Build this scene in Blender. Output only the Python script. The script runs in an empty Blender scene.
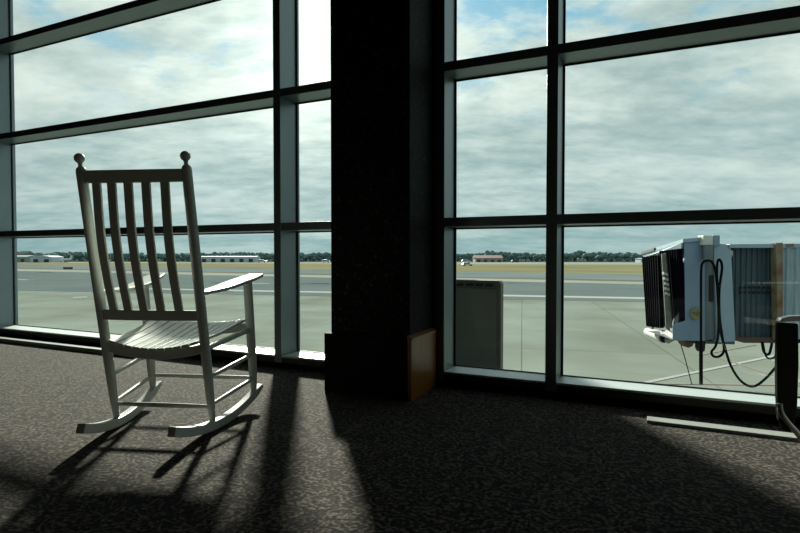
import bpy, bmesh, math, random
from mathutils import Vector, Matrix, noise as mnoise
random.seed(7)
C = bpy.context.scene.collection
R = math.radians
# ------------------------------------------------------------------ camera frame
F = 533.33
EYE = 0.75
YAW = R(24.9)
PITCH = R(-1.34)
AX = Vector((-math.sin(YAW), math.cos(YAW), 0)); RT = Vector((math.cos(YAW), math.sin(YAW), 0))
FWD = AX*math.cos(PITCH)+Vector((0, 0, math.sin(PITCH)))
UP = RT.cross(FWD)
CAM = Vector((0, 0, EYE))
def ray(px, py): return FWD + RT*((px-400)/F) + UP*((266.5-py)/F)
def at_z(px, py, z):
    r = ray(px, py); return CAM + r*((z-EYE)/r.z)
def at_d(px, py, d):
    r = ray(px, py); return CAM + r*(d/(r.dot(AX)))
def at_y(px, py, y):
    r = ray(px, py); return CAM + r*(y/r.y)
def WP(x, d, z): v = RT*x + AX*d; v.z = z; return v

cam = bpy.data.cameras.new('camera'); cam.lens = 24; cam.sensor_width = 36; cam.clip_end = 3000; cam.clip_start = 0.05
co = bpy.data.objects.new('camera', cam); C.objects.link(co)
M3 = Matrix((RT, UP, -FWD)).transposed()
co.matrix_world = Matrix.Translation(CAM) @ M3.to_4x4()
bpy.context.scene.camera = co

# ------------------------------------------------------------------ materials
def mat(name, col, rough=0.6, metal=0.0, spec=0.5, noise=0.0, nscale=20, bump=0.0, bscale=200, col2=None, coat=0, stretch=None):
    m = bpy.data.materials.new(name); m.use_nodes = True
    nt = m.node_tree; b = nt.nodes['Principled BSDF']
    b.inputs['Roughness'].default_value = rough; b.inputs['Metallic'].default_value = metal
    b.inputs['Specular IOR Level'].default_value = spec
    if coat: b.inputs['Coat Weight'].default_value = coat
    c = (*col, 1)
    tc = nt.nodes.new('ShaderNodeTexCoord'); src = tc.outputs['Object']
    if stretch:
        mp = nt.nodes.new('ShaderNodeMapping'); mp.inputs['Scale'].default_value = stretch
        nt.links.new(src, mp.inputs[0]); src = mp.outputs[0]
    n = nt.nodes.new('ShaderNodeTexNoise'); n.inputs['Scale'].default_value = nscale; n.inputs['Detail'].default_value = 5
    nt.links.new(src, n.inputs['Vector'])
    cr = nt.nodes.new('ShaderNodeValToRGB')
    c2 = col2 if col2 else tuple(x*(1-noise) for x in col)
    cr.color_ramp.elements[0].color = (*c2, 1); cr.color_ramp.elements[1].color = c
    cr.color_ramp.elements[0].position = 0.3; cr.color_ramp.elements[1].position = 0.62
    nt.links.new(n.outputs['Fac'], cr.inputs[0]); nt.links.new(cr.outputs[0], b.inputs['Base Color'])
    if bump:
        n2 = nt.nodes.new('ShaderNodeTexNoise'); n2.inputs['Scale'].default_value = bscale
        nt.links.new(src, n2.inputs['Vector'])
        bp = nt.nodes.new('ShaderNodeBump'); bp.inputs['Strength'].default_value = bump; bp.inputs['Distance'].default_value = 0.01
        nt.links.new(n2.outputs['Fac'], bp.inputs['Height']); nt.links.new(bp.outputs[0], b.inputs['Normal'])
    return m

M = {}
M['white_paint'] = mat('white_paint', (0.5100, 0.5400, 0.5000), .34, noise=.06, nscale=9)
M['frame'] = mat('frame_aluminium', (.175, .215, .222), .42, metal=.85, spec=.5, noise=.05, nscale=6)
M['sill'] = mat('skylit_sill_aluminium', (0.5200, 0.5800, 0.5750), .42, metal=.2, spec=.5, noise=.05, nscale=6)  # lighter copy of the frame aluminium, reflected sky put into its colour
M['rail_shaded'] = mat('rail_shaded', (.045, .043, .038), .5, spec=.2)  # shade of the backlit front faces put into a darker colour
M['gasket'] = mat('gasket_rubber', (.012, .015, .016), .6)
M['black'] = mat('black_trim', (.005, .0046, .0046), .8, spec=.08)
M['plaster'] = mat('dark_plaster', (.022, .021, .02), .9, noise=.1)
M['ceiling'] = mat('ceiling_tile', (.03, .03, .03), .9, noise=.1)
M['wood'] = mat('amber_wood', (0.3000, 0.1150, 0.0130), .34, col2=(0.2100, 0.0700, 0.0070), nscale=5, stretch=(8, 8, .8))
M['alu'] = mat('brushed_strip', (0.3600, 0.3700, 0.3500), .45, metal=.15, noise=.1, nscale=30)
M['seat_black'] = mat('black_upholstery', (.012, .012, .014), .65, bump=.1)
M['chrome'] = mat('chrome_steel', (.55, .55, .53), .32, metal=1)
M['beige'] = mat('beige_metal', (0.1550, 0.1400, 0.1050), .5, noise=.18, nscale=4)
M['rim'] = mat('beige_rim', (0.1150, 0.1000, 0.0700), .5, noise=.2, nscale=6)
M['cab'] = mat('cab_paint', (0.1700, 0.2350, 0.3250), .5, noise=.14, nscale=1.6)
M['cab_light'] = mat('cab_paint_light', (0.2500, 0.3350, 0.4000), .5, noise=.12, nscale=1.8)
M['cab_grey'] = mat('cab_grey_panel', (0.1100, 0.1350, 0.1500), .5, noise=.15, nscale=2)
M['box_white'] = mat('box_white', (0.500, 0.510, 0.460), .5, noise=.06)
M['bellows'] = mat('bellows_fabric', (0.0020, 0.0020, 0.0050), .95, noise=.4, nscale=3, spec=.02)
M['tan_frame'] = mat('tan_frame', (0.220, 0.220, 0.190), .6, noise=.35, nscale=6)
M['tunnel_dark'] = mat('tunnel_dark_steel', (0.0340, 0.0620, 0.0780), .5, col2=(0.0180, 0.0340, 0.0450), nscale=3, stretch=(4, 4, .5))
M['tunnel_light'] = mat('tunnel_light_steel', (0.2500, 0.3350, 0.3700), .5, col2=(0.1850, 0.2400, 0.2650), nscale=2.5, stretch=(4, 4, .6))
M['rust'] = mat('rusty_frame', (0.2000, 0.1700, 0.1200), .8, col2=(0.1200, 0.0450, 0.0080), nscale=3.0, stretch=(1, 1, .7))
M['cable'] = mat('cable_rubber', (0.0030, 0.0032, 0.0036), .8, spec=.08)
M['emblem_disc'] = mat('emblem_disc', (0.200, 0.185, 0.090), .6, noise=.2, nscale=8)
M['emblem_mark'] = mat('emblem_mark', (0.090, 0.090, 0.050), .6)
M['under_brown'] = mat('under_brown', (.10, .06, .04), .8, noise=.4)
M['under_dark'] = mat('under_dark', (0.0060, 0.0060, 0.0060), .8)
M['leaf'] = mat('haze_tinted_foliage', (0.1300, 0.2000, 0.1950), .95, noise=.35, nscale=.5, spec=.1)  # distance haze is mixed into this bluish leaf colour
M['undergrowth'] = mat('dark_undergrowth', (.05, .075, .066), 1.0, noise=.3, nscale=.1, spec=.0)
M['trunk'] = mat('far_bark', (.08, .07, .06), .9)
M['hangar_white'] = mat('hangar_white', (0.360, 0.450, 0.490), .6, noise=.08, nscale=.2)
M['hangar_grey'] = mat('hangar_grey', (0.190, 0.250, 0.250), .7, noise=.1, nscale=.2)
M['far_dark'] = mat('far_dark', (.03, .035, .035), .7)
M['far_roof'] = mat('far_roof', (.16, .18, .18), .8)
M['far_red'] = mat('far_red_roof', (.22, .10, .10), .8, noise=.1, nscale=.3)
M['far_wall'] = mat('far_wall', (.26, .24, .24), .8, noise=.1, nscale=.3)
M['vehicle_white'] = mat('vehicle_white', (0.500, 0.530, 0.530), .4)
M['plane_white'] = mat('plane_white', (0.450, 0.500, 0.520), .4)
M['grass'] = mat('dry_grass', (0.205, 0.188, 0.108), 1.0, col2=(0.150, 0.142, 0.085), nscale=.05, spec=.0, stretch=(.35, 1, 1))
M['grass_brown'] = mat('verge_grass', (0.140, 0.130, 0.095), 1.0, noise=.2, nscale=.1, spec=.0)
M['taxi'] = mat('taxiway_asphalt', (0.1500, 0.1780, 0.1840), 1.0, noise=.15, nscale=.06, spec=.0)
M['asphalt'] = mat('runway_asphalt', (0.1200, 0.1460, 0.1470), 1.0, col2=(0.1020, 0.1250, 0.1270), nscale=.1, spec=.0)
M['pale'] = mat('pale_concrete', (0.250, 0.260, 0.235), 1.0, noise=.08, nscale=.05, spec=.0)
M['line_white'] = mat('painted_white', (0.333, 0.345, 0.333), 1.0, noise=.1, nscale=.6, spec=.0)
M['line_red'] = mat('painted_pinkish', (0.243, 0.205, 0.185), 1.0, noise=.2, nscale=.8, spec=.0)
M['seam'] = mat('seam_dark', (.006, .005, .005), .9)

def carpet():
    m = bpy.data.materials.new('carpet_weave'); m.use_nodes = True
    nt = m.node_tree; L = nt.links.new; N = nt.nodes.new; b = nt.nodes['Principled BSDF']
    tc = N('ShaderNodeTexCoord'); O = tc.outputs['Object']
    def nz(scale, detail, dist=0):
        n = N('ShaderNodeTexNoise'); n.inputs['Scale'].default_value = scale; n.inputs['Detail'].default_value = detail
        n.inputs['Distortion'].default_value = dist; L(O, n.inputs['Vector']); return n
    # squiggled loops: iso-bands of a smooth noise
    big = nz(11, 1.5, .6)
    mul = N('ShaderNodeMath'); mul.operation = 'MULTIPLY'; mul.inputs[1].default_value = 46; L(big.outputs['Fac'], mul.inputs[0])
    sn = N('ShaderNodeMath'); sn.operation = 'SINE'; L(mul.outputs[0], sn.inputs[0])
    fine = nz(78, 3)
    f2 = N('ShaderNodeMath'); f2.operation = 'MULTIPLY_ADD'; f2.inputs[1].default_value = 6.0; f2.inputs[2].default_value = -3.0
    L(fine.outputs['Fac'], f2.inputs[0])
    ad = N('ShaderNodeMath'); ad.operation = 'MULTIPLY_ADD'; ad.inputs[1].default_value = .55; L(sn.outputs[0], ad.inputs[0]); L(f2.outputs[0], ad.inputs[2])
    cr = N('ShaderNodeValToRGB'); e = cr.color_ramp.elements
    mr = N('ShaderNodeMapRange'); mr.inputs['From Min'].default_value = -1.4; mr.inputs['From Max'].default_value = 1.4
    L(ad.outputs[0], mr.inputs['Value']); L(mr.outputs[0], cr.inputs[0])
    e[0].position = .22; e[0].color = (.0025, .0021, .0018, 1)
    e[1].position = .85; e[1].color = (.118, .096, .076, 1)
    x = e.new(.52); x.color = (.026, .021, .017, 1)
    L(cr.outputs[0], b.inputs['Base Color'])
    b.inputs['Roughness'].default_value = .95; b.inputs['Specular IOR Level'].default_value = .06
    b.inputs['Sheen Weight'].default_value = .05; b.inputs['Sheen Roughness'].default_value = .45
    bp = N('ShaderNodeBump'); bp.inputs['Strength'].default_value = .35; bp.inputs['Distance'].default_value = .004
    L(mr.outputs[0], bp.inputs['Height']); L(bp.outputs[0], b.inputs['Normal'])
    return m
M['carpet'] = carpet()

def granite():
    m = bpy.data.materials.new('speckled_granite'); m.use_nodes = True
    nt = m.node_tree; L = nt.links.new; N = nt.nodes.new; b = nt.nodes['Principled BSDF']
    tc = N('ShaderNodeTexCoord')
    v = N('ShaderNodeTexVoronoi'); v.inputs['Scale'].default_value = 75; L(tc.outputs['Object'], v.inputs['Vector'])
    n = N('ShaderNodeTexNoise'); n.inputs['Scale'].default_value = 40; n.inputs['Detail'].default_value = 4; L(tc.outputs['Object'], n.inputs['Vector'])
    sp = N('ShaderNodeSeparateColor'); L(v.outputs['Color'], sp.inputs[0])
    mu = N('ShaderNodeMath'); mu.operation = 'MULTIPLY'; L(sp.outputs[0], mu.inputs[0]); L(n.outputs['Fac'], mu.inputs[1])
    cr = N('ShaderNodeValToRGB'); e = cr.color_ramp.elements
    e[0].position = .40; e[0].color = (.002, .0026, .002, 1); e[1].position = .66; e[1].color = (.034, .040, .027, 1)
    L(mu.outputs[0], cr.inputs[0]); L(cr.outputs[0], b.inputs['Base Color'])
    b.inputs['Roughness'].default_value = .6; b.inputs['Specular IOR Level'].default_value = .06
    return m
M['granite'] = granite()

def glass():
    m = bpy.data.materials.new('window_glass'); m.use_nodes = True
    nt = m.node_tree; L = nt.links.new; N = nt.nodes.new
    nt.nodes.remove(nt.nodes['Principled BSDF']); out = nt.nodes['Material Output']
    t = N('ShaderNodeBsdfTransparent'); t.inputs[0].default_value = (.925, .972, .962, 1)
    g = N('ShaderNodeBsdfGlossy'); g.inputs['Roughness'].default_value = 0.0
    fr = N('ShaderNodeFresnel'); fr.inputs[0].default_value = 1.45
    geo = N('ShaderNodeNewGeometry'); mx0 = N('ShaderNodeMix'); mx0.data_type = 'FLOAT'
    L(geo.outputs['Backfacing'], mx0.inputs[0]); L(fr.outputs[0], mx0.inputs[2]); mx0.inputs[3].default_value = 0.0
    mx = N('ShaderNodeMixShader'); L(mx0.outputs[0], mx.inputs[0]); L(t.outputs[0], mx.inputs[1]); L(g.outputs[0], mx.inputs[2])
    L(mx.outputs[0], out.inputs[0])
    tc = N('ShaderNodeTexCoord')
    return m
M['glass'] = glass()

def concrete():
    m = bpy.data.materials.new('apron_concrete'); m.use_nodes = True
    nt = m.node_tree; L = nt.links.new; N = nt.nodes.new; b = nt.nodes['Principled BSDF']
    tc = N('ShaderNodeTexCoord')
    mp = N('ShaderNodeMapping'); mp.inputs['Rotation'].default_value = (0, 0, R(-12)); L(tc.outputs['Object'], mp.inputs[0])
    br = N('ShaderNodeTexBrick'); br.offset = 0.0; br.inputs['Scale'].default_value = 1.0
    br.inputs['Brick Width'].default_value = 7.5; br.inputs['Row Height'].default_value = 7.5; br.inputs['Mortar Size'].default_value = .035
    br.inputs['Mortar Smooth'].default_value = .3
    br.inputs['Color1'].default_value = (.202, .226, .206, 1); br.inputs['Color2'].default_value = (.190, .214, .197, 1); br.inputs['Mortar'].default_value = (.115, .125, .115, 1)
    L(mp.outputs[0], br.inputs['Vector'])
    n = N('ShaderNodeTexNoise'); n.inputs['Scale'].default_value = .16; n.inputs['Detail'].default_value = 6; L(tc.outputs['Object'], n.inputs['Vector'])
    cr = N('ShaderNodeValToRGB'); e = cr.color_ramp.elements
    e[0].position = .3; e[0].color = (.78, .76, .70, 1); e[1].position = .7; e[1].color = (1.1, 1.12, 1.1, 1)
    L(n.outputs['Fac'], cr.inputs[0])
    mx = N('ShaderNodeMix'); mx.data_type = 'RGBA'; mx.blend_type = 'MULTIPLY'; mx.inputs[0].default_value = 1
    L(br.outputs['Color'], mx.inputs[6]); L(cr.outputs[0], mx.inputs[7]); L(mx.outputs[2], b.inputs['Base Color'])
    b.inputs['Roughness'].default_value = 1; b.inputs['Specular IOR Level'].default_value = 0
    return m
M['concrete'] = concrete()

# ------------------------------------------------------------------ mesh helpers
def obj(name, bm, m, parent=None, smooth=False, bevel=0):
    bmesh.ops.recalc_face_normals(bm, faces=bm.faces)
    me = bpy.data.meshes.new(name); bm.to_mesh(me); bm.free()
    me.materials.append(M[m] if isinstance(m, str) else m)
    if smooth:
        for p in me.polygons: p.use_smooth = True
        if smooth != 'all': me.set_sharp_from_angle(angle=R(38))
    o = bpy.data.objects.new(name, me); C.objects.link(o)
    if parent: o.parent = parent
    if bevel:
        b = o.modifiers.new('bevel', 'BEVEL'); b.width = bevel; b.segments = 2; b.limit_method = 'ANGLE'
    return o
def empty(name, loc=(0, 0, 0), rz=0, parent=None):
    o = bpy.data.objects.new(name, None); C.objects.link(o); o.location = loc; o.rotation_euler = (0, 0, rz); o.empty_display_size = .2
    if parent: o.parent = parent
    return o
def tag(o, label, cat, group=None):
    o['label'] = label; o['category'] = cat
    if group: o['group'] = group
    return o
def struct(o): o['kind'] = 'structure'; return o
def box(bm, a, b, mtx=None):
    vs = [bm.verts.new((x, y, z)) for x in (a[0], b[0]) for y in (a[1], b[1]) for z in (a[2], b[2])]
    for f in ((0, 1, 3, 2), (4, 6, 7, 5), (0, 4, 5, 1), (2, 3, 7, 6), (0, 2, 6, 4), (1, 5, 7, 3)): bm.faces.new([vs[i] for i in f])
    if mtx:
        for v in vs: v.co = mtx @ v.co
    return vs
def loft(bm, rings, cap=True, close=True):
    rv = [[bm.verts.new(p) for p in r] for r in rings]
    n = len(rv[0])
    for a, b in zip(rv, rv[1:]):
        for i in range(n if close else n-1):
            j = (i+1) % n; bm.faces.new((a[i], a[j], b[j], b[i]))
    if cap: bm.faces.new(rv[0][::-1]); bm.faces.new(rv[-1])
    return rv
def tube(bm, pts, rad, seg=12, cap=True):
    pts = [Vector(p) for p in pts]
    if not isinstance(rad, (list, tuple)): rad = [rad]*len(pts)
    rings = []; nrm = None
    for i, p in enumerate(pts):
        t = (pts[min(i+1, len(pts)-1)]-pts[max(i-1, 0)]).normalized()
        if nrm is None:
            nrm = t.cross(Vector((0, 0, 1)) if abs(t.z) < .9 else Vector((1, 0, 0))).normalized()
        nrm = (nrm - t*nrm.dot(t)).normalized(); bn = t.cross(nrm)
        rings.append([p + (nrm*math.cos(a)+bn*math.sin(a))*rad[i] for a in [2*math.pi*k/seg for k in range(seg)]])
    return loft(bm, rings, cap)
def board(bm, cs, side, up, hw, ht):
    """rectangular section swept through centres cs; side / up vectors, half width, half thickness (lists or scalars)"""
    n = len(cs); g = lambda v, i: v[i] if isinstance(v, list) else v
    rings = []
    for i, c in enumerate(cs):
        c = Vector(c); s = Vector(g(side, i)).normalized()*g(hw, i); u = Vector(g(up, i)).normalized()*g(ht, i)
        rings.append([c-s-u, c+s-u, c+s+u, c-s+u])
    loft(bm, rings)
def prism(bm, poly, h, mtx=None):
    """poly: list of 3D points (planar); h: extrusion vector"""
    h = Vector(h)
    a = [Vector(p) for p in poly]; b = [p+h for p in a]
    if mtx: a = [mtx@p for p in a]; b = [mtx@p for p in b]
    loft(bm, [a, b])
NB = bmesh.new
def catmull(P, n=8):
    P = [Vector(p) for p in P]; out = []
    for i in range(len(P)-1):
        p0 = P[max(i-1, 0)]; p1 = P[i]; p2 = P[i+1]; p3 = P[min(i+2, len(P)-1)]
        for k in range(n):
            t = k/n
            out.append(.5*((2*p1)+(p2-p0)*t+(2*p0-5*p1+4*p2-p3)*t*t+(3*p1-p0-3*p2+p3)*t**3))
    out.append(P[-1]); return out

# ------------------------------------------------------------------ room shell
WY = 2.833           # inner face of the window frames
GY = 3.012           # glass
XL, XR, YB, ZC = -8.75, 6.2, -9.0, 3.62
b = NB(); box(b, (XL, YB, -.2), (XR, WY+.03, 0)); fl = struct(obj('floor', b, 'carpet'))
b = NB(); box(b, (XL-.2, YB-.2, ZC), (XR+.2, 3.25, ZC+.25)); struct(obj('ceiling', b, 'ceiling'))
b = NB(); box(b, (XL-.2, YB-.2, -.2), (XR+.2, YB, ZC)); struct(obj('wall_back', b, 'plaster'))
b = NB(); box(b, (XL-.2, YB, -.2), (XL, 3.25, ZC)); struct(obj('wall_left', b, 'plaster'))
b = NB(); box(b, (XR, YB, -.2), (XR+.2, 3.25, ZC)); struct(obj('wall_right', b, 'plaster'))
# slab edge under the windows
b = NB(); box(b, (XL, WY+.03, -.6), (XR, 3.10, .02)); struct(obj('wall_front', b, 'plaster'))
b = NB(); box(b, (XL, WY+.012, .0), (XR, WY+.045, .036)); struct(obj('shadow_kick_front', b, 'black'))  # black kick strip stands in for the shadow under the frames
# wall strip behind the column
b = NB(); box(b, (-1.60, WY+.03, .02), (-1.10, 3.10, ZC)); struct(obj('wall_pier', b, 'plaster'))
# carpet seam
p1 = at_z(304, 427.5, .0); p2 = at_z(328, 417, .0)
b = NB(); pts = [p1.lerp(p2, i/9) for i in range(10)]
for i, q in enumerate(pts[:-1]):
    q2 = q.lerp(pts[i+1], .72 if i % 2 else .9); d = (q2-q).normalized(); s = Vector((-d.y, d.x, 0))*.0022
    s2 = s*(1.6 if i % 3 == 0 else .9); z = Vector((0, 0, .0012))
    loft(b, [[q-s2, q+s2, q+s2+z, q-s2+z], [q2-s2, q2+s2, q2+s2+z, q2-s2+z]])
obj('seam', b, 'seam', fl)

TR = [.929, 1.797, 2.628, 3.55]      # transom centres
MW = .056
# mullion lines (left edge, right edge), bays between them
def window(n, x0, x1, mull_left, mull_right):
    w = struct(empty('window_%d' % n, ((x0+x1)/2, WY, .036))); ox, oy, oz = w.location
    def bx(nm, m, a, c, bevel=.002):
        bb = NB(); box(bb, (a[0]-ox, a[1]-oy, a[2]-oz), (c[0]-ox, c[1]-oy, c[2]-oz)); return obj(nm, bb, m, w, bevel=bevel)
    bx('sill', 'sill', (x0, WY+.001, .072), (x1, GY-.006, .084)); bx('bottom_rail', 'rail_shaded', (x0, WY, .036), (x1, GY-.006, .0715))
    for z in TR: bx('transom', 'frame', (x0, WY, z-.0255), (x1, GY-.006, z+.0255))
    if mull_left: bx('mullion', 'frame', (x0-MW, WY-.002, .036), (x0, GY+.03, ZC))
    if mull_right: bx('mullion', 'frame', (x1, WY-.002, .036), (x1+MW, GY+.03, ZC))
    edges = [.084]+[v for z in TR for v in (z-.0255, z+.0255)]+[ZC]
    zz = [(.084, TR[0]-.0255)]+[(TR[i]+.0255, TR[i+1]-.0255) for i in range(3)]
    for (za, zb) in zz:
        bb = NB(); box(bb, (x0-ox, GY-oy, za-.01-oz), (x1-ox, GY+.010-oy, zb+.01-oz)); obj('glass_pane', bb, 'glass', w)
        g = NB(); t = .011
        for (p, q) in (((x0, za), (x1, za+.006)), ((x0, zb-t*.8), (x1, zb)), ((x0, za), (x0+t, zb)), ((x1-t, za), (x1, zb))):
            box(g, (p[0]-ox, GY-.008-oy, p[1]-oz), (q[0]-ox, GY-.001-oy, q[1]-oz))
        obj('gasket', g, 'gasket', w)
    return w
window(1, XL, -5.39-MW, False, False)
window(2, -5.39, -2.172-MW, True, True)
window(3, -2.172, -1.625, False, True)
window(4, -1.040, -.4235-MW, True, True)
window(5, -.4235, 2.80, False, True)
window(6, 2.856, XR, False, False)
# outside ledge
b = NB(); box(b, (XL, 3.10, -.25), (XR, 3.45, -.06)); struct(obj('trim_1', b, 'hangar_grey'))

# unseen pier outside the column, inferred from the floor shadow to block the sun
b = NB(); box(b, (-2.0, 3.85, -4.45), (-1.70, 4.98, 2.1)); struct(obj('unseen_pier', b, 'hangar_white'))

# column
colm = tag(empty('column', (-1.335, 2.66, 0)), 'dark speckled square stone column between the two window bays, wooden panel at its foot', 'column')
ox, oy = -1.335, 2.66
b = NB(); box(b, (-1.573-ox, 2.49-oy, 0), (-1.102-ox, WY+.028-oy, ZC)); obj('shaft', b, 'granite', colm, bevel=.004)
b = NB()
box(b, (-1.600-ox, 2.462-oy, 0), (-1.573-ox, WY+.01-oy, .318)); box(b, (-1.573-ox, 2.462-oy, 0), (-1.102-ox, 2.49-oy, .318))
pb = obj('plinth', b, 'black', colm, bevel=.003)
b = NB(); box(b, (-1.102-ox, 2.464-oy, .0), (-1.080-ox, WY-.02-oy, .312)); wp = obj('wood_panel', b, 'wood', colm, bevel=.002); wp['label'] = 'amber wooden panel'
b = NB(); prism(b, [(-1.104-ox, 2.462-oy, .312), (-1.074-ox, 2.462-oy, .312), (-1.076-ox, 2.462-oy, .322), (-1.104-ox, 2.462-oy, .334)], (0, WY-.02-2.462, 0)); obj('top_moulding', b, 'wood', colm)

# ------------------------------------------------------------------ rocking chair
RC = tag(empty('rocking_chair', WP(-1.015, 2.28, 0), YAW-R(6.2)), 'white wooden slat-back rocking chair facing the left window', 'rocking chair')
def yr(z): return -.193*(z-.04)
def yf(z): return .352-.13*(z-.08)
WPn = 'white_paint'
for s in (-1, 1):
    b = NB(); x = s*.218
    prof = [(.033, .0125), (.06, .0135), (.12, .0170), (.22, .0190), (.36, .0200), (.60, .0205), (.90, .0200), (1.072, .0195), (1.084, .0175), (1.091, .012), (1.0935, .0085)]
    tube(b, [(x, yr(z), z) for z, r in prof], [r for z, r in prof], 20)
    ps = obj('back_post', b, WPn, RC, smooth=True)
    b = NB(); bl = []
    c = 1.1245; rr = .0195
    bl = [(1.090, .0085), (1.099, .0075)] + [(c-rr*math.cos(a), rr*math.sin(a)) for a in [R(t) for t in range(28, 180, 14)]] + [(c+rr, .0012)]
    tube(b, [(x, yr(z), z) for z, r in bl], [r for z, r in bl], 20)
    obj('finial', b, WPn, ps, smooth='all')
    b = NB(); x2 = s*.262
    prof = [(.070, .0120), (.10, .0150), (.17, .0195), (.30, .0210), (.60, .0210), (.614, .0205)]
    tube(b, [(x2, yf(z), z) for z, r in prof], [r for z, r in prof], 20)
    obj('front_post', b, WPn, RC, smooth=True)
    # rocker
    b = NB(); cs = []; ht = []; sd = []; up = []; n = 22
    for i in range(n+1):
        y = -.268+(.683)*i/n
        q = (y-.06)**2
        top = .038+q/1.72; bot = q/1.78
        th = (top-bot)/2
        cs.append((s*(.218+.126*y), y, (top+bot)/2)); sl = (y-.06)*2/1.75
        u = Vector((0, -sl, 1)).normalized(); up.append(u); ht.append(th*u.z*(1 if y < .36 else 1-.45*(y-.36)/.055)); sd.append(Vector((1, -.126*s, 0)))
    board(b, cs, sd, up, .0165, ht)
    obj('rocker', b, WPn, RC, bevel=.003)
    # side stretchers and seat rail
    for (za, zb, r) in ((.232, .262, .0095), (.112, .142, .0095)):
        b = NB(); a_ = Vector((x, yr(za), za)); b_ = Vector((x2, yf(zb), zb))
        tube(b, [a_, a_.lerp(b_, .25), a_.lerp(b_, .5), a_.lerp(b_, .75), b_], [r*.85, r, r*1.1, r, r*.85], 12)
        obj('side_stretcher', b, WPn, RC, smooth=True)
    b = NB(); a_ = Vector((x, yr(.358), .358)); b_ = Vector((x2, yf(.388), .388)); tube(b, [a_, b_], .0125, 12); obj('seat_rail', b, WPn, RC, smooth=True)
    # arm
    b = NB()
    P = catmull([(.217, -.096, .590), (.211, -.02, .592), (.211, .10, .598), (.221, .21, .612), (.240, .30, .627), (.259, .405, .645)], 5)
    W_ = catmull([(.019, 0, 0), (.027, 0, 0), (.040, 0, 0), (.047, 0, 0), (.047, 0, 0), (.036, 0, 0)], 5)
    rings = []
    for i, p in enumerate(P):
        w = W_[i].x; hz = .0085
        rings.append([Vector((s*(p.x-w), p.y, p.z-hz)), Vector((s*(p.x+w), p.y, p.z-hz)), Vector((s*(p.x+w), p.y, p.z+hz)), Vector((s*(p.x-w), p.y, p.z+hz))])
    loft(b, rings); obj('arm', b, WPn, RC, bevel=.004)
for nm, z, y, x, r in (('rear_stretcher', .104, yr(.104), .218, .0095), ('front_stretcher', .146, yf(.146), .262, .0095)):
    b = NB(); tube(b, [(-x, y, z), (-x*.5, y, z), (0, y, z), (x*.5, y, z), (x, y, z)], [r*.85, r, r*1.1, r, r*.85], 12); obj(nm, b, WPn, RC, smooth=True)
# back rails, bowed to the rear
BOW = .036
def bow(x): return -BOW*(1-(x/.218)**2)
for nm, z0, z1 in (('top_rail', 1.029, 1.078), ('lower_rail', .477, .521)):
    b = NB(); cs = []; up = []; sd = []; zc = (z0+z1)/2
    for i in range(17):
        x = -.218+.436*i/16
        cs.append((x, yr(zc)+bow(x), zc-(.006 if z0 > 1 else -.003)*(1-(x/.218)**2))); t = Vector((1, 2*BOW*x/.218**2, 0)).normalized(); sd.append(Vector((-t.y, t.x, 0))); up.append(Vector((0, -.19, 1)))
    board(b, cs, sd, up, .010, (z1-z0)/2); obj(nm, b, WPn, RC, bevel=.003)
for k in range(5):
    x = -.0045+(k-2)*.0705
    b = NB(); cs = []; up = []; n = 18
    for i in range(n+1):
        t = i/n; z = .500+.55*t
        y = yr(z)+bow(x)-.020*math.sin(math.pi*min(1, t*1.02))**1.2*(1.0)
        cs.append((x, y, z))
    for i in range(n+1):
        d = Vector(cs[min(i+1, n)])-Vector(cs[max(i-1, 0)]); up.append(Vector((0, d.z, -d.y)))
    board(b, cs, Vector((1, 0, 0)), up, .0172, .006); obj('back_slat', b, WPn, RC, bevel=.002)
# seat: dished rails and slats
def edge_z(s):
    pts = [(0, .395), (.42, .407), (.66, .422), (.9, .439), (1, .436)]
    for (a, za), (c, zc) in zip(pts, pts[1:]):
        if s <= c: return za+(zc-za)*(s-a)/(c-a)
    return pts[-1][1]
def seat_z(s, f): return edge_z(s)-(.034-.012*s)*(1-f*f)
NS = 11
for k in range(NS):
    b = NB(); cs = []; n = 14; f = -1+2*(k+.5)/NS
    sdv = []; hw = []; upv = []
    for i in range(n+1):
        s = i/n; half = .196+(.243-.196)*s
        y = -.085+.455*s
        z = seat_z(s, f)-.007
        cs.append((f*half, y, z)); hw.append(half/NS-.0026)
        sdv.append(Vector((1, 0, 2*f*(.034-.012*s)/half)))
    for i in range(n+1):
        d = Vector(cs[min(i+1, n)])-Vector(cs[max(i-1, 0)]); upv.append(sdv[i].cross(d))
    board(b, cs, sdv, upv, hw, .006); obj('seat_slat', b, WPn, RC, bevel=.0015)
for nm, s, y, xh in (('rear_seat_rail', .06, -.060, .218), ('front_seat_rail', .86, .305, .262)):
    b = NB(); cs = []
    for i in range(15):
        f = -1+2*i/14; cs.append((f*xh, y, seat_z(s, min(1, abs(f)))-.015-.019))
    board(b, cs, Vector((0, 1, 0)), Vector((0, 0, 1)), .011, .019); obj(nm, b, WPn, RC, bevel=.003)

# ------------------------------------------------------------------ metal strips on the carpet
def strip(pa, pb, w, h, label):
    d = (pb-pa); L_ = d.length; a = math.atan2(d.y, d.x)
    e = tag(empty('metal_strip', pa, a), label, 'metal strip', 'metal strips on the carpet')
    b = NB(); prism(b, [(0, -w/2, 0), (0, w/2, 0), (0, w/2*.8, h), (0, -w/2*.8, h)], (L_, 0, 0)); obj('cover', b, 'alu', e, bevel=.001)
    return e
strip(Vector((-7.2, 2.71, 0)), Vector((-3.28, 2.71, 0)), .075, .030, 'long pale metal strip on the carpet under the left window, behind the rocking chair')
strip(Vector((.005, 2.63, 0)), Vector((2.7, 2.63, 0)), .085, .012, 'pale metal strip on the carpet under the right window, next to the black chair')

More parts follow.
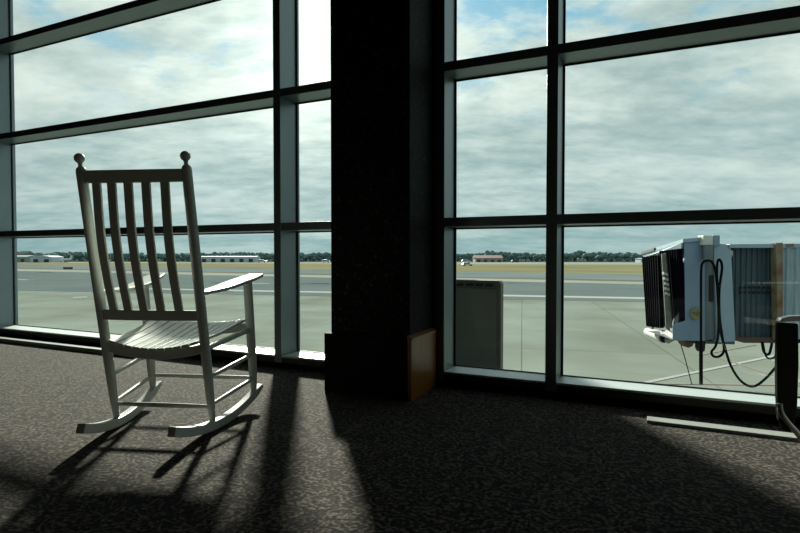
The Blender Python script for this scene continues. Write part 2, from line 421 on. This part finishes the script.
# ------------------------------------------------------------------ waiting chair (right edge)
WC = tag(empty('waiting_chair', WP(1.50, 1.45, 0), YAW), 'black waiting chair with steel arms, cut off at the right edge by the window', 'chair')
def wl(x, d, z): return (x-1.50, d-1.45, z)
for nm, d in (('a', 1.70), ('b', 1.16)):
    b = NB(); P = []
    prof = [(1.204, .532), (1.268, .528), (1.272, .40), (1.270, .27), (1.262, .20), (1.246, .178), (1.228, .185), (1.213, .22), (1.206, .30), (1.203, .42)]
    prism(b, [wl(x, d-.008, z) for x, z in prof], (0, .016, 0)); obj('arm_panel', b, 'seat_black', WC, bevel=.003)
    b = NB(); prism(b, [wl(x, d-.012, z) for x, z in ((1.206, .534), (1.214, .546), (1.24, .553), (1.75, .575), (1.75, .560), (1.24, .536))], (0, .024, 0)); obj('arm_cap', b, 'chrome', WC, bevel=.003)
    b = NB(); P = catmull([wl(1.206, d-.016, .275), wl(1.212, d-.016, .245), wl(1.235, d-.016, .212), wl(1.27, d-.016, .172), wl(1.33, d-.016, .09), wl(1.40, d-.016, .02), wl(1.50, d-.016, .012), wl(1.80, d-.016, .012)], 6)
    tube(b, P, .0085, 10); lg = obj('leg', b, 'chrome', WC, smooth=True)
    b = NB(); tube(b, [wl(1.79, d-.016, .012), wl(1.76, d-.016, .58)], .0085, 10); obj('rear_leg', b, 'chrome', WC, smooth=True)
b = NB(); box(b, wl(1.36, 1.19, .36), wl(1.84, 1.67, .44)); obj('seat', b, 'seat_black', WC, bevel=.03)
b = NB(); box(b, (-.0, 0, 0), (.08, .48, .50), Matrix.Translation(wl(1.80, 1.19, .38)) @ Matrix.Rotation(R(12), 4, 'Y')); obj('backrest', b, 'seat_black', WC, bevel=.03)
b = NB(); box(b, wl(1.40, 1.13, .33), wl(1.80, 1.73, .36)); obj('seat_frame', b, 'chrome', WC)

# ------------------------------------------------------------------ utility box outside the glass
b = NB(); box(b, (-2.6, 3.10, -.85), (-.95, 5.6, -.60)); struct(obj('bounce_ledge', b, 'hangar_white'))  # unseen ledge carrying the box, made wide and pale to bounce light onto it
UB = tag(empty('utility_box', (-1.384, 4.48, -.60)), 'flat beige metal box with rounded corners outside the window beside the column', 'utility box')
def rrect(w, z0, z1, r, n=5):
    out = []
    for (cx, cz, a0) in ((w/2-r, z1-r, 0), (-w/2+r, z1-r, 90), (-w/2+r, z0+r, 180), (w/2-r, z0+r, 270)):
        for k in range(n+1): a = R(a0+90*k/n); out.append((cx+r*math.cos(a), 0, cz+r*math.sin(a)))
    return out
b = NB(); prism(b, [(x, -.06, z) for x, y, z in rrect(.536, 0, 1.125, .032)], (0, .09, 0)); obj('body', b, 'rim', UB, bevel=.004)
b = NB(); prism(b, [(x, -.068, z) for x, y, z in rrect(.46, .03, 1.055, .012)], (0, .010, 0)); obj('face_panel', b, 'beige', UB, bevel=.002)
b = NB()
for i in range(5): box(b, (-.21+i*.086, -.066, 1.075), (-.21+i*.086+.066, -.058, 1.098))
obj('vent_slots', b, 'under_dark', UB)

# ------------------------------------------------------------------ airfield
GZ = -4.45
b = NB(); box(b, (-900, 3.6, GZ-1), (900, 1400, GZ)); struct(obj('ground', b, 'concrete'))
def gl(x, ya, yb):                       # a straight line on the ground through image heights ya (x=40) and yb (x=600)
    return at_z(x, ya+(yb-ya)*(x-40)/560, GZ)
def ground_strip(name, m, top, bot, lift, x0=-140, x1=980):
    b = NB(); n = 12; rows = []
    for i in range(n+1):
        x = x0+(x1-x0)*i/n
        p = gl(x, *top); q = gl(x, *bot)
        rows.append((p, q))
    u = Vector((0, 0, lift)); d = Vector((0, 0, -.3))
    loft(b, [[p+d, q+d, q+u, p+u] for p, q in rows])
    return struct(obj(name, b, m))
ground_strip('grass_beyond', 'undergrowth', (259.0, 258.6), (262.3, 262.4), .03)
ground_strip('far_runway', 'pale', (261.9, 262.3), (262.8, 264.6), .05)
ground_strip('grass_field', 'grass', (262.7, 264.6), (264.9, 274.0), .04)
ground_strip('taxiway', 'taxi', (264.9, 274.0), (268.4, 279.6), .03)
ground_strip('grass_verge', 'grass_brown', (268.4, 279.6), (269.3, 281.0), .04)
ground_strip('taxi_shoulder', 'pale', (269.3, 281.0), (271.5, 283.6), .03)
ground_strip('taxilane', 'asphalt', (271.5, 283.6), (291, 301.3), .02)
ground_strip('painted_edge_line', 'line_white', (286.4, 296.7), (287.4, 298.4), .03, 120)
def paint(name, m, pts, w):
    P = [at_z(x, y, GZ) for x, y in pts]; b = NB()
    for p, q in zip(P, P[1:]):
        d = (q-p).normalized(); s = Vector((-d.y, d.x, 0))*w/2; u = Vector((0, 0, .02)); e = Vector((0, 0, -.1))
        loft(b, [[p-s+e, p+s+e, p+s+u, p-s+u], [q-s+e, q+s+e, q+s+u, q-s+u]])
    return struct(obj(name, b, m))
paint('painted_line', 'line_white', [(14, 279.2), (46, 280.8)], 1.1)
paint('painted_line', 'line_white', [(40, 272.6), (52, 272.6)], 1.6)
paint('painted_line', 'line_white', [(73, 297.6), (87, 297)], 1.4)
paint('painted_line', 'line_white', [(505, 283), (540, 284.4)], .7)
paint('painted_line', 'line_white', [(200, 275.5), (262, 277)], 1.3)
paint('painted_line', 'line_white', [(212, 283), (330, 284)], 1.6)
paint('painted_line', 'line_white', [(215, 291), (332, 292.5)], .8)
paint('painted_line', 'line_white', [(640, 384), (775, 356)], .22)
paint('painted_line', 'line_red', [(715, 357), (800, 384)], .16)
paint('painted_line', 'line_red', [(700, 355), (755, 345)], .16)
paint('painted_line', 'line_red', [(640, 383.5), (800, 385.5)], .20)

# trees: one of each kind, then copies
def tree_mesh(seed):
    rnd = random.Random(seed); bm = NB()
    for k in range(10):
        a = rnd.uniform(0, 6.28); r = rnd.uniform(0, 1.9); z = rnd.uniform(1.0, 5.4)
        rad = rnd.uniform(1.25, 1.95)*(1.0 if z < 4.6 else .8)
        res = bmesh.ops.create_icosphere(bm, subdivisions=2, radius=1)
        for v in res['verts']:
            n = 1+.30*mnoise.noise(v.co*2.1+Vector((seed*3.1, k, 0)))
            v.co = Vector((v.co.x*rad*1.15*n+r*math.cos(a), v.co.y*rad*1.15*n+r*math.sin(a), v.co.z*rad*.9*n+z))
    return bm
TL = 'dark green tree in the hazy treeline along the far side of the airfield'; TGp = 'trees of the distant treeline'
protos = []
def new_tree(seed):
    e = tag(empty('tree'), TL, 'tree', TGp)
    obj('crown', tree_mesh(seed), 'leaf', e, smooth='all')
    b = NB(); tube(b, [(0, 0, -.3), (.1, 0, 1.2), (0, 0, 3)], [.35, .25, .15], 6); obj('trunk', b, 'trunk', e)
    return e
protos = [new_tree(s) for s in range(5)]
used = [False]*5
bumps = [(80, 22, .22), (60, 10, .1), (225, 30, .10), (245, 9, .12), (488, 14, .28), (520, 10, .08), (575, 9, .30), (610, 30, .1), (20, 6, .2), (322, 10, .15)]
i = 0; px = -70
rnd = random.Random(3)
while px < 880:
    for row in range(3):
        d = 366+row*24+rnd.uniform(-6, 6)
        k = rnd.randrange(5)
        if not used[k]: t = protos[k]; used[k] = True; kids = None
        else:
            t = protos[k].copy(); C.objects.link(t)
            for ch in list(protos[k].children):
                c = ch.copy(); C.objects.link(c); c.parent = t
        p = at_d(px+rnd.uniform(-.8, .8)+row*4.1, 262, d); p.z = GZ
        hgt = .92+sum(a*math.exp(-((px-c)/w)**2) for c, w, a in bumps)+rnd.uniform(-.07, .08)
        t.location = p; t.rotation_euler = (0, 0, rnd.uniform(0, 6.28))
        t.scale = (1.0, 1.0, hgt*1.0)
    px += 12.4

# far buildings, aircraft, vehicles
def far(name, pa, pb, base_z, d, depth, label, cat, group=None):
    """empty at the middle of the base of a building spanning image columns pa..pb at distance d"""
    A = at_d(pa, 262, d); B = at_d(pb, 262, d); c = (A+B)/2; c.z = GZ
    return tag(empty(name, c, YAW), label, cat, group), (B-A).length
def gable(bm, w, dp, h, hr, ov=.3):
    prism(bm, [(-w/2-ov, -dp/2-ov, h), (-w/2-ov, dp/2+ov, h), (-w/2-ov, 0, h+hr)], (w+2*ov, 0, 0))
def building(name, pa, pb, d, dp, h, hr, wall, roof, doors, label, arch=False):
    e, w = far(name, pa, pb, 0, d, dp, label, 'building')
    b = NB(); box(b, (-w/2, -dp/2, -.2), (w/2, dp/2, h)); obj('wall', b, wall, e)
    b = NB()
    if arch:
        n = 10; prism(b, [(-w/2+w*k/n, -dp/2-.3, h+hr*math.sin(math.pi*k/n)) for k in range(n+1)], (0, dp+.6, 0))
    else: gable(b, w, dp, h, hr)
    obj('roof', b, roof, e)
    for k in range(doors):
        x = -w/2+w*(k+.5)/doors; b = NB(); ww = min(w/doors*.22, 1.6); box(b, (x-ww, -dp/2-.12, 0), (x+ww, -dp/2+.02, h*.62)); obj('door', b, 'far_dark', e)
    return e
building('hangar', 12, 34, 340, 14, 3.4, 1.2, 'hangar_grey', 'hangar_grey', 3, 'grey-green low hangar at far left beyond the airfield')
building('hangar', 37, 58, 336, 12, 3.3, 1.0, 'hangar_white', 'hangar_white', 2, 'pale blue arched hangar across the airfield, behind the left window', True)
building('house', 22, 30, 352, 8, 5.4, 1.8, 'far_dark', 'far_roof', 0, 'small dark gabled house rising behind the far left hangar')
building('long_building', 203, 258, 340, 12, 3.6, .3, 'hangar_white', 'hangar_grey', 6, 'long white low building with dark doorways seen right of the rocking chair back')
building('red_building', 474, 501, 345, 12, 2.7, 1.7, 'far_wall', 'far_red', 4, 'building with reddish roof among the trees, above the beige box')
building('shed', 638, 652, 330, 8, 2.2, .6, 'hangar_white', 'hangar_white', 1, 'small white shed across the airfield just left of the jet bridge')
# parked aircraft
e, w = far('airplane', 59, 72, 0, 330, 3, 'small white aircraft parked beside the pale arched hangar', 'airplane')
b = NB(); tube(b, [(-w/2, 0, 1.6), (-w/2+.7, 0, 1.65), (-w/2+2, 0, 1.7), (w*.15, 0, 1.75), (w*.4, 0, 1.9), (w/2, 0, 2.05)], [.15, .6, .75, .75, .45, .12], 12); obj('fuselage', b, 'plane_white', e, smooth='all')
b = NB(); prism(b, [(w*.28, -.08, 2.2), (w/2, -.08, 2.1), (w/2+.5, -.08, 4.4), (w*.42, -.08, 4.4)], (0, .16, 0)); obj('tail_fin', b, 'plane_white', e)
b = NB(); prism(b, [(-.6, -5, 1.35), (.7, -5, 1.35), (1.1, 5, 1.35), (-.9, 5, 1.35)], (0, 0, .18)); obj('wing', b, 'plane_white', e)
b = NB()
for (x, y) in ((-w*.35, 0), (.3, -1.1), (.3, 1.1)): tube(b, [(x, y-.12, .3), (x, y+.12, .3)], .3, 10); tube(b, [(x, y, .3), (x, y*.6, 1.5)], .07, 6)
obj('landing_gear', b, 'far_dark', e)
def car(px, d, L_, h, label, group=None, body='vehicle_white', py=262):
    c = at_d(px, py, d); c.z = GZ
    e = tag(empty('car', c, YAW+R(8)), label, 'car', group)
    b = NB(); prism(b, [(-L_/2, -.85, .35), (L_/2, -.85, .35), (L_/2, -.85, h*.55), (L_*.28, -.85, h*.6), (L_*.14, -.85, h), (-L_*.38, -.85, h), (-L_*.48, -.85, h*.6), (-L_/2, -.85, h*.55)], (0, 1.7, 0)); obj('body', b, body, e)
    b = NB(); box(b, (-L_*.36, -.88, h*.64), (L_*.13, .88, h*.92)); obj('windows', b, 'far_dark', e)
    for x in (-L_*.3, L_*.3):
        for y in (-.86, .66): bb = NB(); tube(bb, [(x, y, .35), (x, y+.2, .35)], .35, 12); obj('wheel', bb, 'far_dark', e)
    return e
car(262, 325, 5.5, 1.9, 'white car parked at the right end of the long white building')
car(466, 318, 5.5, 2.0, 'white vehicle in front of the treeline, left of the red-roofed building')
car(326, 322, 5.2, 1.9, 'white car beyond the airfield seen left of the column')
car(515, 330, 4.6, 1.5, 'tiny car on the far road right of the red-roofed building', body='far_dark')
car(467.5, 235, 4.8, 1.3, 'white vehicle out on the dry grass above the beige box')
c = at_z(68, 269.6, GZ); e = tag(empty('sign_box', c, YAW), 'low dark box sign standing on the taxiway edge by the chair', 'sign')
b = NB(); box(b, (-1.5, -.2, .2), (1.5, .2, .85)); obj('panel', b, 'far_dark', e)
for x in (-1.1, 1.1): b = NB(); box(b, (x-.08, -.08, -.1), (x+.08, .08, .3)); obj('leg', b, 'far_dark', e)

# ------------------------------------------------------------------ jet bridge (in metres, x right / d away)
JB = tag(empty('jet_bridge', WP(9.5, 15.5, GZ), YAW), 'blue-grey passenger jet bridge with black bellows and rusty tunnel joint, seen through the right window', 'jet bridge')
def J(x, d, z): return Vector((x-9.5, d-15.5, z-GZ))
def jp(px, py, d):
    p = at_d(px, py, d)-CAM; return J(p.dot(RT), d, p.z+EYE)
def jslab(name, m, pts, dd, depth, parent=JB, bevel=.01, smooth=False):
    """outline given on the plane d=dd (pixel outline turned to metres), extruded away by depth"""
    b = NB(); prism(b, [jp(x, y, dd) for x, y in pts], (0, depth, 0)); return obj(name, b, m, parent, bevel=bevel)
def jface(name, m, quad, thick, parent=JB, bevel=0):
    b = NB(); q = [Vector(p) for p in quad]; n = (q[1]-q[0]).cross(q[2]-q[0]).normalized()*thick
    prism(b, q, n); return obj(name, b, m, parent, bevel=bevel)
# cab body: near face A (px 683, d 15.5) to the far front corner (px 645, d 20)
A0 = jp(672, 341, 15.5); 
cab = NB()
near = [jp(684, 239, 15.5), jp(704, 237.5, 15.5), jp(704, 341, 15.5), jp(672.5, 340.5, 15.5), jp(672.5, 325.5, 15.5), jp(685, 320.5, 15.5)]
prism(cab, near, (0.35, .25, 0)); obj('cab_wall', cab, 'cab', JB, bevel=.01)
# inner cab volume behind the bellows
b = NB(); v0 = [jp(687, 243, 15.75), jp(704, 242, 15.75), jp(704, 338, 15.75), jp(676, 336, 15.75)]
v1 = [J(9.5, 19.6, .75), J(11.0, 19.6, .75), J(11.0, 19.6, -1.75), J(9.5, 19.6, -1.75)]
loft(b, [v0, v1]); obj('cab_body', b, 'cab_grey', JB)
# sloping roof
b = NB(); r0 = [jp(683, 239.0, 15.45), jp(706, 237.0, 15.45)]; r1 = [jp(642.5, 251.5, 20.0), J(11.3, 20.0, .86)]
t = Vector((0, 0, -.10))
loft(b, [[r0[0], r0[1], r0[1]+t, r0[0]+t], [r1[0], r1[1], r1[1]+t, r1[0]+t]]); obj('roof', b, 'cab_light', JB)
b = NB(); t2 = Vector((0, 0, -.09)); o = Vector((-.05, 0, -.02)); q0 = r0[0].lerp(r1[0], .62)
loft(b, [[q0+o, q0-o, q0-o+t2, q0+o+t2], [r1[0]+o, r1[0]-o, r1[0]-o+t2, r1[0]+o+t2]]); obj('roof_edge', b, 'under_dark', JB)
# side header under the roof
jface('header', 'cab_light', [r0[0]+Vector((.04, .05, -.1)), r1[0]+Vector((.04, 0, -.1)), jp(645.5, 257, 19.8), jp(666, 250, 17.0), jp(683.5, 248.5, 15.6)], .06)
# bellows: pleated sheets
def bellows(tl, tr, br, bl, n, amp):
    b = NB(); rings = []
    tl, tr, br, bl = [Vector(v) for v in (tl, tr, br, bl)]
    nrm = (tr-tl).cross(bl-tl).normalized()
    for i in range(2*n+1):
        t = i/(2*n); o = nrm*(amp if i % 2 else 0)
        p = tl.lerp(tr, t)+o; q = bl.lerp(br, t)+o
        back = nrm*(-.12)
        rings.append([p, q, q+back-o, p+back-o])
    loft(b, rings); return obj('bellows', b, 'bellows', JB)
bellows(jp(645.5, 257, 19.7), jp(661.5, 255, 17.3), jp(664, 328, 17.3), jp(650, 326, 19.7), 7, -.16)
bellows(jp(663, 250.5, 16.9), jp(682.5, 248.3, 15.55), jp(685.5, 320.5, 15.55), jp(672, 325, 16.9), 8, -.14)
# tan canopy frame between the bellows, with hinge blocks
b = NB(); f0 = [jp(661.5, 254, 16.2), jp(666, 253, 16.2), jp(672.5, 328, 16.2), jp(666, 328, 16.2)]
prism(b, f0, (.05, .12, 0)); fr = obj('canopy_frame', b, 'tan_frame', JB, bevel=.01)
for k in range(5):
    y = 272+k*5; b = NB(); x = 664+k*.5
    prism(b, [jp(x, y, 16.12), jp(x+4, y+1.5, 16.12), jp(x+4, y+4, 16.12), jp(x, y+2.5, 16.12)], (0, .12, 0)); obj('hinge', b, 'box_white', fr)
b = NB(); prism(b, [jp(647, 256.5, 19.6), jp(648, 256.5, 19.6), jp(654, 329, 19.6), jp(651.5, 329, 19.6)], (.05, .1, 0)); obj('front_frame', b, 'tan_frame', JB)
b = NB(); prism(b, [jp(649, 305, 19.3), jp(653, 305, 19.3), jp(653, 319, 19.3), jp(650, 319, 19.3)], (0, .15, 0)); obj('sensor_box', b, 'under_dark', JB, bevel=.01)
# bumper roller and platform
b = NB(); P0 = jp(648, 332.0, 19.0); P1 = jp(663.5, 338.5, 17.0); tube(b, [P0+Vector((0, .05, 0)), P0, P1], [.10, .15, .15], 16); rl = obj('bumper', b, 'box_white', JB, smooth=True)
b = NB(); d_ = (P1-P0).normalized(); tube(b, [P1-d_*.03, P1+d_*.10], .125, 12); obj('bumper_end', b, 'under_dark', rl)
b = NB(); prism(b, [jp(652, 329, 18.6), jp(668, 330.5, 16.8), jp(676, 336, 16.0), jp(668, 340, 16.5)], (0, .0, -.12)); obj('platform', b, 'tan_frame', JB)
# rounded column with slot, box on top
b = NB(); c0 = jp(707, 300, 15.5); c0.y = .25
n = 14; rr = .30
pts0 = [Vector((c0.x+.10+rr*math.cos(R(180+180*k/n)), c0.y+.0+rr*.8*math.sin(R(180+180*k/n)), 0)) for k in range(n+1)]
zt = jp(707, 246, 15.6).z; zb = jp(707, 339, 15.6).z
loft(b, [[Vector((p.x, p.y, zb)) for p in pts0], [Vector((p.x, p.y, zt)) for p in pts0]]); rp = obj('rounded_post', b, 'cab_grey', JB, smooth=True)
b = NB(); cx = c0.x+.12; q = [(cx-.065, -.0), (cx+.065, 0)]
zz0 = jp(710, 302, 15.5).z; zz1 = jp(710, 275, 15.5).z; yy = c0.y-rr*.8-.02
box(b, (cx-.07, yy, zz0), (cx+.07, yy+.06, zz1)); obj('slot_window', b, 'under_dark', rp, bevel=.03)
jslab('side_wall', 'cab_light', [(713.5, 243, ), (731, 245), (735.5, 341.5), (718, 342.5), (716, 300)], 15.45, .35)
b = NB(); za = jp(704, 245, 15.3).z; zb = jp(704, 235.5, 15.3).z; xa = jp(703.5, 240, 15.3).x; xb = jp(713, 240, 15.3).x
box(b, (xa, -.2, za), (xb, .1, zb)); obj('roof_box', b, 'box_white', JB, bevel=.01)
jslab('roof_box_side', 'cab', [(713.2, 235.3), (720, 235.3), (720, 246), (713.2, 246)], 15.35, .4)  # right face of the roof box, coloured bluer than its left
b = NB(); tube(b, [jp(708, 260, 15.35), jp(708, 245, 15.35)], .13, 14); obj('grey_cylinder', b, 'cab_grey', JB, smooth=True)  # plain grey cylinder under the roof box
# round emblem: disc with a spread-winged mark
ec = jp(696, 313.5, 15.47); b = NB()
ring = [Vector((ec.x+.175*math.cos(a), 0, ec.z+.175*math.sin(a))) for a in [2*math.pi*k/28 for k in range(28)]]
loft(b, [[Vector((p.x, ec.y, p.z)) for p in ring], [Vector((p.x, ec.y-.02, p.z)) for p in ring]]); em = obj('emblem', b, 'emblem_disc', JB)
em['label'] = 'round yellowish emblem'
mk = [(-.12, .05), (-.05, .06), (-.02, .02), (.02, .05), (.0, .10), (.05, .10), (.06, .04), (.12, .06), (.10, -.01), (.05, -.03), (.04, -.10), (-.01, -.05), (-.06, -.02), (-.11, .0)]
b = NB(); prism(b, [(ec.x+x, ec.y-.026, ec.z+z) for x, z in mk], (0, .008, 0)); obj('emblem_mark', b, 'emblem_mark', em)
# tunnels with vertical corrugation
def tunnel(name, m, pxa, pxb, ytop, ybot, d, depth, rib, amp):
    b = NB(); P0 = jp(pxa, ytop, d); P1 = jp(pxb, ytop, d); z1 = P0.z; z0 = jp(pxa, ybot, d).z
    x = P0.x; prof = []
    while x < P1.x:
        prof += [(x, 0), (x+rib*.35, 0), (x+rib*.5, amp), (x+rib*.85, amp)]; x += rib
    prof.append((P1.x, 0))
    front = [Vector((px_, P0.y-a, 0)) for px_, a in prof]
    poly = front+[Vector((P1.x, P0.y+depth, 0)), Vector((P0.x, P0.y+depth, 0))]
    loft(b, [[Vector((p.x, p.y, z0)) for p in poly], [Vector((p.x, p.y, z1)) for p in poly]])
    return obj(name, b, m, JB)
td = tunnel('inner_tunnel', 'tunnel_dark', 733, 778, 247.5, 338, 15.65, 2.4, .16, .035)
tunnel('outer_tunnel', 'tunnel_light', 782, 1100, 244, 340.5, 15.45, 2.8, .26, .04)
# perforation dots row on the inner tunnel
for r_, y in enumerate((287.5, 292.5)):
    for k in range(7):
        c = jp(741+k*4.6, y, 15.58); b = NB(); box(b, (c.x-.028, c.y-.01, c.z-.035), (c.x+.028, c.y+.03, c.z+.035)); obj('vent_hole', b, 'under_dark', td)
jslab('rust_frame', 'rust', [(776, 243), (783, 242.5), (783, 341), (778, 341)], 15.3, .25)
jslab('top_beam', 'cab_light', [(730, 244.2), (1100, 241), (1100, 246.5), (730, 248)], 15.38, .5)
jslab('bottom_beam', 'under_brown', [(735, 337.5), (1100, 340), (1100, 344.5), (744, 343)], 15.5, 2.2)
jslab('rust_stain', 'rust', [(786, 243.8), (794, 243.5), (794.5, 246.5), (787, 247)], 15.36, .01)
# underside gear
jslab('under_bracket', 'under_brown', [(684, 341), (694, 341.5), (693, 346), (688.5, 348), (685.5, 345)], 15.6, .4)
jslab('under_box', 'under_dark', [(700.5, 341), (706, 341), (705, 351), (702, 352.5), (700.5, 349)], 15.5, .3)
jslab('under_beam', 'cab_grey', [(676, 340.5), (735, 341.5), (735, 344.5), (690, 343.5)], 15.75, 2.0)
# cables
def cable(pts, r=.03, nm='cable'):
    b = NB(); tube(b, catmull([jp(x, y, d) for x, y, d in pts], 8), r, 8); return obj(nm, b, 'cable', JB, smooth=True)
D = 15.05
cable([(700.8, 383, D), (701, 350, D), (701, 300, D), (701.2, 270, D), (703, 262.5, D), (708, 260.5, D), (713, 263.5, D), (716, 275, D), (718, 300, D), (718.5, 330, D), (716, 345, D-.1), (711.5, 352, D-.1), (714, 356.5, D-.1), (720, 356, D-.1), (724, 350, D-.1), (722, 335, D), (719.5, 315, D), (719.3, 290, D), (722, 268, D), (720, 260, D), (717.5, 262, D), (717, 275, D), (718.3, 305, D), (720, 328, D), (724.5, 346, D-.2), (731, 366, D-.3), (741, 381, D-.4), (753, 386.5, D-.4), (765, 379, D-.4), (778, 364.5, D-.3), (790, 350, D), (800, 340, D+.2)], .034)
cable([(701, 350, D-.03), (701, 366, D-.03), (701, 384, D-.03)], .05, 'cable_weight')
cable([(681, 345, 15.6), (686, 362, 15.6), (692, 385, 15.6)], .014, 'thin_line')
cable([(762, 342, 15.2), (764, 352, 15.2), (769, 354, 15.2), (772, 343, 15.2)], .035)
cable([(763, 343, 15.1), (766, 356, 15.1), (772, 358.5, 15.1), (778, 352, 15.1), (780, 342, 15.1)], .025)
# supporting legs, further along the tunnel
for x in (17.0,):
    for d in (15.9, 17.9):
        b = NB(); tube(b, [J(x, d, GZ), J(x, d, -1.7)], .22, 14); obj('support_leg', b, 'cab_grey', JB, smooth=True)
    b = NB(); p = J(x, 15.4, -1.95); q = J(x+.4, 18.3, -1.65); box(b, p, q); obj('cross_beam', b, 'cab_grey', JB)

# ------------------------------------------------------------------ light: sun and cloudy sky
SAZ = math.atan2(-99, F)             # left of the camera axis
SEL = R(21.9)
sh = AX*math.cos(SAZ)+RT*math.sin(SAZ)
SUN = (sh*math.cos(SEL)+Vector((0, 0, math.sin(SEL)))).normalized()
l = bpy.data.lights.new('sun', 'SUN'); l.energy = 12.5; l.angle = R(3.2); l.color = (1, .93, .80)
lo = bpy.data.objects.new('sun', l); C.objects.link(lo); lo.rotation_euler = SUN.to_track_quat('Z', 'Y').to_euler(); lo.location = (0, 30, 20)

OFFC = (31.0, 2.2, 4); OFFS = (5.5, 31.4, 7)
def sky():
    w = bpy.data.worlds.new('sky'); bpy.context.scene.world = w; w.use_nodes = True
    nt = w.node_tree; L = nt.links.new; N = nt.nodes.new; bg = nt.nodes['Background']
    tc = N('ShaderNodeTexCoord'); G = tc.outputs['Generated']
    def m(op, a, b=None, c=None):
        n = N('ShaderNodeMath'); n.operation = op
        for i, v in enumerate((a, b, c)):
            if v is None: continue
            if isinstance(v, (int, float)): n.inputs[i].default_value = v
            else: L(v, n.inputs[i])
        return n.outputs[0]
    def mixc(f, a, b, blend='MIX'):
        n = N('ShaderNodeMix'); n.data_type = 'RGBA'; n.blend_type = blend
        for i, v in ((0, f), (6, a), (7, b)):
            if isinstance(v, (int, float)): n.inputs[i].default_value = v
            elif isinstance(v, tuple): n.inputs[i].default_value = (*v, 1)
            else: L(v, n.inputs[i])
        return n.outputs[2]
    def ramp(x, a, b, smooth=True):
        n = N('ShaderNodeMapRange'); n.interpolation_type = 'SMOOTHSTEP' if smooth else 'LINEAR'
        n.inputs['From Min'].default_value = a; n.inputs['From Max'].default_value = b; L(x, n.inputs['Value']); return n.outputs[0]
    # rotate into camera heading so streaks lie across the view
    rot = N('ShaderNodeVectorRotate'); rot.rotation_type = 'Z_AXIS'; rot.inputs['Angle'].default_value = -YAW; L(G, rot.inputs['Vector'])
    s = N('ShaderNodeSeparateXYZ'); L(rot.outputs[0], s.inputs[0])
    z = m('MAXIMUM', s.outputs[2], 0.0); zz = m('ADD', z, .20)
    u = m('DIVIDE', s.outputs[0], zz); v = m('DIVIDE', s.outputs[1], zz)
    cv = N('ShaderNodeCombineXYZ'); L(u, cv.inputs[0]); L(v, cv.inputs[1])
    def nz(sc, det, off, rough=.55, dist=.0, sx=1.0):
        mp = N('ShaderNodeMapping'); mp.inputs['Location'].default_value = off; mp.inputs['Scale'].default_value = (sx, 1, 1); L(cv.outputs[0], mp.inputs[0])
        n = N('ShaderNodeTexNoise'); n.inputs['Scale'].default_value = sc; n.inputs['Detail'].default_value = det; n.inputs['Roughness'].default_value = rough
        n.inputs['Distortion'].default_value = dist; L(mp.outputs[0], n.inputs['Vector']); return n.outputs['Fac']
    cover = ramp(nz(2.0, 8, OFFC, .62, .1), .33, .50)
    shade = ramp(nz(1.9, 7, OFFS, .60, .15, .55), .36, .64)
    fine = ramp(nz(8.0, 6, (1.3, 9.4, 0), .6, .1, .75), .3, .7)
    sh2 = m('MULTIPLY_ADD', fine, .35, m('MULTIPLY', shade, .65))
    d = N('ShaderNodeVectorMath'); d.operation = 'DOT_PRODUCT'; d.inputs[1].default_value = SUN; L(G, d.inputs[0])
    dt = m('MAXIMUM', d.outputs['Value'], 0.0)
    g1 = m('POWER', dt, 5.0); g2 = m('POWER', dt, 36.0); g3 = m('POWER', dt, 220.0)
    hz = m('POWER', m('SUBTRACT', 1.0, z), 5.0)                 # towards the horizon
    blue = mixc(hz, (.24, .53, .74), (.31, .52, .57))
    cl_dark = mixc(hz, (.42, .53, .525), (.27, .43, .455))
    cl_lite = mixc(hz, (.98, 1.0, .93), (.46, .59, .59))
    cloud = mixc(sh2, cl_dark, cl_lite)
    low = ramp(z, .20, .42)
    cov = m('MAXIMUM', cover, m('SUBTRACT', .94, m('MULTIPLY', low, 1.2)))
    col = mixc(cov, blue, cloud)
    glow = N('ShaderNodeCombineColor')
    k1 = m('ADD', m('MULTIPLY', g1, .10), m('ADD', m('MULTIPLY', g2, .26), m('MULTIPLY', g3, .6)))
    k1 = m('MULTIPLY', k1, m('MULTIPLY_ADD', sh2, .7, .55))
    L(k1, glow.inputs[0]); L(m('MULTIPLY', k1, .97), glow.inputs[1]); L(m('MULTIPLY', k1, .86), glow.inputs[2])
    col = mixc(1.0, col, glow.outputs[0], 'ADD')
    L(col, bg.inputs[0]); bg.inputs[1].default_value = 1.0
sky()
sc = bpy.context.scene
sc.view_settings.view_transform = 'Standard'; sc.view_settings.look = 'None'; sc.view_settings.gamma = 1; sc.view_settings.use_curve_mapping = False
sc.view_settings.exposure = 0
sc.cycles.max_bounces = 8; sc.cycles.transparent_max_bounces = 16; sc.cycles.caustics_reflective = False
